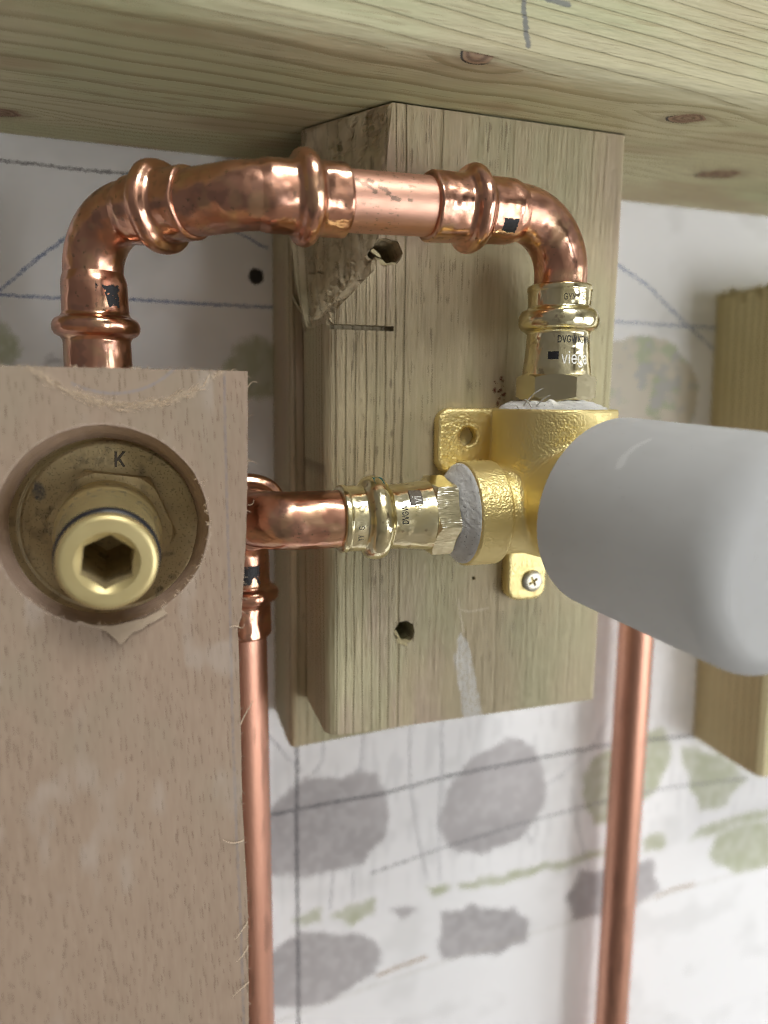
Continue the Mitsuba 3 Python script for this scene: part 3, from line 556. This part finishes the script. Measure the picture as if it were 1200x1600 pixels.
obj('copper_pipe', 'upright copper pipe under the white plastic cylinder', 'pipe', sweep([(199.2, 252., z) for z in np.linspace(-20, -560, 40)], 7.5, 64), 'mat_tarnish', True)

# ------------------------------------------------------------------ brass adapters
def adapter(name_label, p0, axis, hexdir, ref, texts):
    """p0 = rim of the socket, axis runs from the rim to the thread."""
    e = thing('brass_adapter', name_label, 'pipe fitting')
    prof = fil([(0, 8.7), (.35, 9.35), (1.6, 9.45), (2.0, 9.2), (6.3, 9.1), (6.8, 9.6), (7.6, 11.2), (9.3, 11.8), (10.7, 11.8), (12.4, 11.2), (13.2, 9.6), (13.8, 9.1), (19.5, 9.35), (23.0, 9.75), (24.2, 9.9), (25.4, 10.0), (26, 10.0)], 4)
    part(e, 'socket', lathe(prof, p0, axis, 96, lambda th, t, r: 1 + (.012 * np.cos(6 * th) if 6 < t < 14 else .006 * np.cos(6 * th + 1)), inner=7.6), 'mat_brass', 40)
    h = m3.Manifold.extrude(m3.CrossSection([hexagon(11.6, math.pi / 6)], m3.FillRule.NonZero), 7.2)
    cut = mf(*lathe([(-.3, 10.1), (0, 10.3), (1.0, 11.8), (6.2, 11.8), (7.2, 10.2), (7.5, 10)], (0, 0, 0), (0, 0, 1), 96))
    h = place(h ^ cut, np.asarray(p0) + unit(axis) * 25.6, axis, hexdir)
    part(e, 'hex_nut', h, 'mat_brass_hex', 20)
    part(e, 'thread_neck', lathe(fil([(32.0, 9.4), (33.2, 9.6), (35.8, 9.5), (36.4, 9.5)]), p0, axis, 64), 'mat_brass', 40)
    for s, hgt, ang, t, mat, bold in texts:
        part(e, 'lettering', bend_text(s, hgt, p0, -np.asarray(axis, float), ref, ([0, 2, 6.3, 13.8, 19.5, 23, 24.2, 26], [9.45, 9.26, 9.16, 9.16, 9.41, 9.81, 9.96, 10.06]), ang, -t, bold=bold), mat, False)
    return e
CV = np.array([-.52, -.855, 0])
TA = adapter('upright brass press adapter screwed into the top of the brass wall plate', (115., 189., 33.3), (0, 0, -1), CV, CV,
    [('GYY', 1.75, 7, 5.0, 'mat_ink', False), ('5', 1.75, 44, 5.0, 'mat_ink', False), ('DVGW', 1.9, -1, 16.7, 'mat_ink', True), ('KIWA', 1.9, 37, 16.7, 'mat_ink', True), ('viega', 3.4, 7, 22.6, 'mat_paint', False)])
logo = bend_patch((115., 189., 33.3), (0, 0, 1), CV, 9.62, -15, 3, -21.4, -19.2, 4, .05)
part(TA, 'logo_mark', logo, 'mat_ink', False, 'dark zigzag mark')
tick = np.array([(0, 0), (1.2, 1.1), (2.4, .2), (3.2, .1)])
HV = np.array([0, -.97, .26])
LAd = adapter('level brass press adapter screwed into the left side of the brass wall plate', (47.6, 187., -32.3), (1, 0, 0), (0, -.94, .34), HV,
    [('G', 1.6, -26, 4.9, 'mat_ink', False), ('YY', 1.6, -48, 4.9, 'mat_ink', False), ('DVGW', 1.7, -20, 17.2, 'mat_ink', True)])
# the dark printed box with pale letters, and the green spot on the bead
part(LAd, 'printed_box', bend_patch((47.6, 187., -32.3), (-1, 0, 0), HV, 9.68, 12, 40, -21.8, -18.2, 6, -.3), 'mat_print', False, 'grey printed box')
part(LAd, 'lettering', bend_text('vi', 2.6, (47.6, 187., -32.3), (-1, 0, 0), HV, 9.80, 15, -21.3), 'mat_paint', False)
part(LAd, 'lettering', bend_text('ega', 2.2, (47.6, 187., -32.3), (-1, 0, 0), HV, 9.72, -9, -21.0), 'mat_brass_hex', False)
part(LAd, 'colour_spot', bend_patch((47.6, 187., -32.3), (-1, 0, 0), HV, 11.75, 44, 62, -11.4, -8.8, 9, -.05), 'mat_verdigris', False, 'dark green spot')
# ------------------------------------------------------------------ brass wall plate
def sbox2(u, v, cx, cz, hx, hz, r):
    qx, qz = abs(u - cx) - hx + r, abs(v - cz) - hz + r
    return math.hypot(max(qx, 0), max(qz, 0)) + min(max(qx, qz), 0) - r
def cap(a, lo, hi, d, r=.7):
    q = max(lo - a, a - hi); x, y = max(d + r, 0), max(q + r, 0)
    return math.hypot(x, y) + min(max(d + r, q + r), 0) - r
def smin(a, b, k):
    h = max(k - abs(a - b), 0) / k; return min(a, b) - h * h * k * .25
def plate_sdf(x, y, z):
    dv = math.hypot(x - 115, y - 189)
    d = cap(z, -33, -2.2, dv - 18.3, .6)
    d = smin(d, math.sqrt((x - 115) ** 2 + (y - 189) ** 2 + (z + 31) ** 2) - 16.5, 3)
    dl = math.hypot(y - 187, z + 32.3)
    d = smin(d, cap(x, 88, 116, dl - 12.7), 2.2)
    d = smin(d, cap(x, 84, 94, dl - 15.2, .8), 1.2)
    d = smin(d, cap(y, 158.5, 190, math.hypot(x - 115, z + 29.3) - 17), 2.)
    d = smin(d, cap(y, 201.2, 205.6, sbox2(x, z, 113.1, -12.2, 30.6, 9.9, 4.2), 1.), 1.6)
    d = smin(d, cap(y, 200.6, 205.6, sbox2(x, z, 114.6, -45, 7.1, 19.5, 4.5), 1.), 1.6)
    d = max(d, 2.85 - math.hypot(x - 92.6, z + 10.9) if x < 97 else -9)
    d = max(d, y - 204.95)
    return -d
pl = m3.Manifold.level_set(plate_sdf, [82, 156, -66.5, 147, 206, -1], .78, 0.0)
wp = thing('brass_wall_plate', 'matt cast brass wall plate elbow screwed to the timber block', 'pipe fitting')
part(wp, 'body', pl, 'mat_cast', 50)
part(wp, 'rib', sweep([(102.2, 201.3, z) for z in np.linspace(-3.2, -19.5, 12)], np.r_[.5, [.8] * 10, .5], 12), 'mat_cast', True)
# jointing paste squeezed out of the left port and round the top port
a = np.linspace(0, 2 * np.pi, 96, endpoint=False); V = []
for t, r in ((79.5, 9.6), (79.9, 10.9), (81.0, 11.6), (82.0, 12.7), (82.9, 13.8), (83.6, 14.5), (84.3, 14.6)):
    q = np.stack([t + 0 * a, np.cos(a) * 3, np.sin(a) * 3], 1)
    dd = .55 * fb(q, (.9, .8, .8), 3, 4) * (1 if 80 < t < 83.5 else .35)
    V.append(np.stack([t + dd, 187 + np.cos(a) * (r + dd * .5), -32.3 + np.sin(a) * (r + dd * .5)], 1))
part(wp, 'jointing_paste', (np.vstack(V), grid_faces(len(V), 96)[:, ::-1]), 'mat_paste', True, 'white jointing paste in the left port')
V = []
for k, r in enumerate((8.5, 11.5, 13.5, 15.2, 16.2)):
    q = np.stack([np.cos(a) * r * .3, np.sin(a) * r * .3, 0 * a], 1); w = fb(q, 1., 3, 8)
    off = np.array([-1.2, -.6, 0]); V.append(np.stack([115 + np.cos(a) * (r + 2.6 * w), 189 + np.sin(a) * (r + 2.2 * w), -2.2 + np.array([2.3, 1.7, 1.2, .6, -.15])[k] * (1 + 1.2 * w)], 1) + off)
part(wp, 'jointing_paste', (np.vstack(V), grid_faces(5, 96)), 'mat_paste', True, 'smear of white jointing paste round the top port')
for p0, p1, md in (((99.5, 180, -1.4), (103.5, 176.5, 3.6), (100.6, 177, 2.5)), ((101, 178, -1.6), (97.8, 176.6, .6), (99, 177, .5)), ((102.5, 178, -1.2), (105.0, 175, 1.6), (104, 175.5, 1.6)), ((98.6, 181, -1.9), (95.8, 180.5, -1.2), (97, 180, -.6))):
    v, f = fibre(p0, p1, md, .22, 10, 5); part(wp, 'paste_strand', (v, f), 'mat_paste', True)
# screw
sc_ = thing('screw', 'cross head screw in the bottom lug of the brass wall plate', 'screw')
head = mf(*lathe([(-1.2, 2.2), (0, 3.2), (.5, 3.6), (1.0, 3.55), (1.35, 3.0), (1.5, 2.2), (1.55, .6)], (0, 0, 0), (0, 0, 1), 48))
cross = m3.Manifold.batch_boolean([m3.Manifold.hull_points(np.array([(sx * 1.9 * w, sy * .52 * w, z) for sx in (-1, 1) for sy in (-1, 1) for z, w in ((2, 1), (-.9, .55))], float)).rotate((0, 0, ang)) for ang in (28, 118)], m3.OpType.Add)
part(sc_, 'head', place(head - cross, (116.3, 200.9, -58.1), (0, -1, .02), (1, 0, 0)), 'mat_screw', 30)
part(sc_, 'recess_shade', place(mf(*lathe([(-.6, 2.2), (-.55, 2.1)], (0, 0, 0), (0, 0, 1), 24)), (116.3, 200.7, -58.1), (0, -1, .02)), 'mat_recess_shade', False)  # near-black disc puts the shade of the cross slot into colour
cr = []
for _ in range(26):
    m = trimesh.creation.icosphere(1, rng.uniform(.15, .5)); v = m.vertices * [1, .6, 1] + fb(m.vertices, 3., 2, rng.randint(0, 99))[:, None] * .3
    cr.append((v + [104.3 + rng.gauss(0, 1.3) , 204.7, 3.5 + rng.gauss(0, 2.0)], m.faces))
part(bk, 'crumbs', tri_join(*cr), 'mat_crumb', 30, 'rust brown crumbs stuck beside the adapter', kind='stuff')
# ------------------------------------------------------------------ white plastic cylinder on the front port
TAX = unit([.12, -1, -.051]); TP = np.array([114.9, 157.2, -29.1]); R = 25.3
prof = [(0, 0.01), (0, 24.3), (.15, 24.75), (.5, 25.15), (1.0, R)] + [(t, R) for t in np.linspace(3, 45.4, 14)] + [(46 + 6.5 * math.sin(q), R - 6.5 + 6.5 * math.cos(q)) for q in np.linspace(.08, math.pi / 2, 14)] + [(52.7, 12), (53., .01)]
tb = thing('plastic_cylinder', 'frosted white plastic cylinder plugged over the front of the brass wall plate', 'pipe cap')
part(tb, 'body', lathe(prof, TP, TAX, 128), 'mat_tube', 40)
# ------------------------------------------------------------------ beech board with the valve in its hole
board = m3.Manifold.extrude(m3.CrossSection([[(-95, 36.6)] + [(-95, -250)] + EDGE[::-1]], m3.FillRule.NonZero), 25).translate((0, 0, -25))
th = np.linspace(0, 2 * np.pi, 180, endpoint=False); rr = 23.2 + .5 * fb(np.stack([np.cos(th) * 6, np.sin(th) * 6, th * 0], 1), 1., 3, 5)
board = board - m3.Manifold.extrude(m3.CrossSection([list(zip(rr * np.cos(th), rr * np.sin(th)))], m3.FillRule.Positive), 40).translate((0, 0, -30))
board = board - box(27.6, 60, -30, 12, -40, -5)
board = board.transform(np.column_stack([BX, BZ, BN, HC]))
def board_disp(v, n):
    e = (np.abs(n @ BN) < .7); return n * np.where(e, .55 * fb(v, (.5, .5, .35), 3, 17) + .35 * fb(v, (2., 2, 1.2), 2, 6), .08 * fb(v, .2, 2, 3))[:, None]
bd = thing('beech_board', 'pale beech board on the left with a round hole cut through it', 'board')
part(bd, 'panel', displaced(board, 1.5, board_disp), 'mat_board', 30)
SPL = [((34.5, 32.5), (36.7, 33.2), (35.8, 34.4), .13), ((34.3, 28.5), (35.4, 28.9), None, .1), ((34.1, 24.9), (35.6, 25.3), None, .1), ((33.3, 14), (35.4, 13.1), (34.4, 14), .14), ((28.2, -51), (31.5, -45.2), (29.6, -47.6), .2),
    ((27.6, -79.4), (22.2, -77.5), (24.6, -79.8), .16), ((27.4, -99.4), (23.8, -102.1), (25.4, -101.2), .16), ((27.2, -105.3), (23.8, -107.6), (25.4, -107.2), .15), ((26.8, -114.2), (22.6, -115.5), (25, -114.4), .17),
    ((28.8, -26.7), (30.3, -26.2), (29.8, -28), .16), ((28.9, -27), (26.6, -26.7), (28, -26.2), .16), ((21.3, 8.9), (23.1, 9.3), None, .1), ((22.2, 3.4), (23.2, 5.2), (23.3, 4), .12), ((33, 3), (34.2, 4.2), (34.2, 2.8), .13), ((30, -20), (31.4, -20.4), None, .1)]
for q0, q1, md, r in SPL:
    md = md or ((q0[0] + q1[0]) / 2, (q0[1] + q1[1]) / 2 + .3)
    v, f = fibre(BL(*q0, .0), BL(*q1, 1.6), BL(*md, 1.2), r, 10, 5); part(bd, 'splinter', (v, f), 'mat_fibre', 30)
ch = m3.Manifold.extrude(m3.CrossSection([[(-7.6, -21.9), (-5.4, -22.9), (-1.6, -24.4), (.4, -26.4), (1.6, -27.9), (3.4, -26.4), (4.4, -25.4), (6.6, -24.9), (7.6, -24.0), (9.4, -23.4), (12.4, -21.9), (11.5, -20.7), (7, -22.5), (0, -23.5), (-4, -23.0), (-7, -21.6)][::-1]], m3.FillRule.NonZero), .35).refine_to_length(.6)
v, f = arr(ch); v = np.array(v); lift = .5 + np.clip(-23.2 - v[:, 1], 0, 9) * .16 + .35 * (fb(v, (1.6, .5, 1), 2, 3) + .3); part(bd, 'torn_chip', (BL(v[:, 0], v[:, 1], v[:, 2] + lift), f), 'mat_chip', 30, 'torn flap of wood hanging under the hole')
fz = []
for _ in range(170):                                                # torn fibres on the scraped arc by the top edge
    q = rng.gauss(-1.62, .34); r = 30.2 + rng.gauss(0, .6); x, y = 7 + r * math.cos(q), 58 + r * math.sin(q)
    if y > 36.2: continue
    w = rng.uniform(-.6, .6) + q + math.pi / 2; l = rng.uniform(.8, 2.6); fz.append(fibre(BL(x, y, -.05), BL(x + l * math.cos(w), min(36.8, y + l * math.sin(w)), rng.uniform(.1, .7)), BL(x + l * .5 * math.cos(w), y + l * .5 * math.sin(w), .5), rng.uniform(.05, .13), 5, 4))
for _ in range(190):                                                # fuzz at the hole and along the sawn edges
    if rng.random() < .62:
        q = rng.uniform(-2.6, .5); r = 23.2; x, y = r * math.cos(q), r * math.sin(q); w = q + rng.gauss(math.pi if rng.random() < .6 else 0, .8)
    else:
        y = rng.uniform(-124, 36); x = float(np.interp(-y, [-p[1] for p in EDGE], [p[0] for p in EDGE])); w = rng.gauss(0, 1.1)
    l = rng.uniform(.3, 1.2); fz.append(fibre(BL(x, y, rng.uniform(-.6, .05)), BL(x + l * math.cos(w), y + l * math.sin(w), rng.uniform(-.2, .4)), None, rng.uniform(.05, .12), 4, 4))
for _ in range(70):
    x = rng.uniform(-22, 34); fz.append(fibre(BL(x, 36.5, rng.uniform(-.5, 0)), BL(x + rng.gauss(0, .6), 36.7 + rng.uniform(.1, .6), rng.uniform(-.3, .3)), None, .08, 4, 4))
part(bd, 'torn_fibres', tri_join(*fz), 'mat_fibre', 30, kind='stuff')
# ------------------------------------------------------------------ brass valve
VX = np.array([-11.5, 212., -34.7]); YM = np.array([0, -1., 0])
vl = thing('brass_valve', 'tarnished brass valve with a hexagon socket, standing in the hole of the beech board', 'valve')
part(vl, 'body_disc', lathe(fil([(-8, 20), (0, 20), (0, 26.5), (3.4, 26.5), (4.0, 25.9), (4.2, 24), (5.9, 23.3), (6.2, 22.6), (6.2, 8)], 4), VX, YM, 120), 'mat_old_brass', 40)
hx = m3.Manifold.extrude(m3.CrossSection([hexagon(16.0, math.radians(-8))], m3.FillRule.NonZero).offset(.8, m3.JoinType.Round, 2, 32), 5.2)
hx = hx ^ mf(*lathe([(-.1, 19), (4.0, 17.6), (5.3, 15.4)], (0, 0, 0), (0, 0, 1), 96))
part(vl, 'hex_flange', place(hx, VX + YM * 6.1, YM, (1, 0, 0)), 'mat_old_brass', 25)
SX = unit([.046, -1, -.006]); SP = VX + SX * .0 + [-1.2, 0, .2]
pf = fil([(-2, 12.9), (9.6, 12.9), (10.0, 13.1), (20, 13.1), (20.6, 12.5), (21.4, 12.5), (22, 13.0), (23.2, 13.0), (24, 12.2), (28, 11.4), (34, 11.3), (36, 11.2), (44.4, 10.9), (44.8, 9.9), (49.2, 9.9), (49.5, 10.6), (51.9, 10.5), (52.6, 9.8), (52.7, 9.0)], 3)
sp = mf(*lathe(pf, (0, 0, 0), (0, 0, 1), 96)); phx = math.radians(22)
sp = sp - m3.Manifold.extrude(m3.CrossSection([hexagon(6.1, phx)], m3.FillRule.NonZero), 53).translate((0, 0, 3)) - m3.Manifold.cylinder(1.7, 5.2, 7.1, 64).translate((0, 0, 51.3))
part(vl, 'spindle', place(sp, SP, SX, (1, 0, 0)), 'mat_spindle', 30)
bore = m3.Manifold.extrude(m3.CrossSection([hexagon(6.09, phx)], m3.FillRule.NonZero), 48.1).translate((0, 0, 3.05)) - m3.Manifold.extrude(m3.CrossSection([hexagon(6.0, phx)], m3.FillRule.NonZero), 60).translate((0, 0, 3.3))
part(vl, 'bore', place(bore, SP, SX, (1, 0, 0)), 'mat_old_brass', 25, 'tarnished hexagon bore')
part(vl, 'o_ring', (lambda m: (arr(place(mf(m.vertices, m.faces), SP + SX * 46.8, SX))))(trimesh.creation.torus(9.7, 1.55, 96, 20)), 'mat_rubber', True, 'black rubber ring')
km = meshkit.text_mesh('K', 4.0, .5, True); kv = np.array(km.vertices)
part(vl, 'lettering', (np.stack([-10.6 + .85 * kv[:, 0] + .25 * kv[:, 1] * .2, 205.95 - kv[:, 2], -18.3 + kv[:, 1]], 1), km.faces), 'mat_print', False)
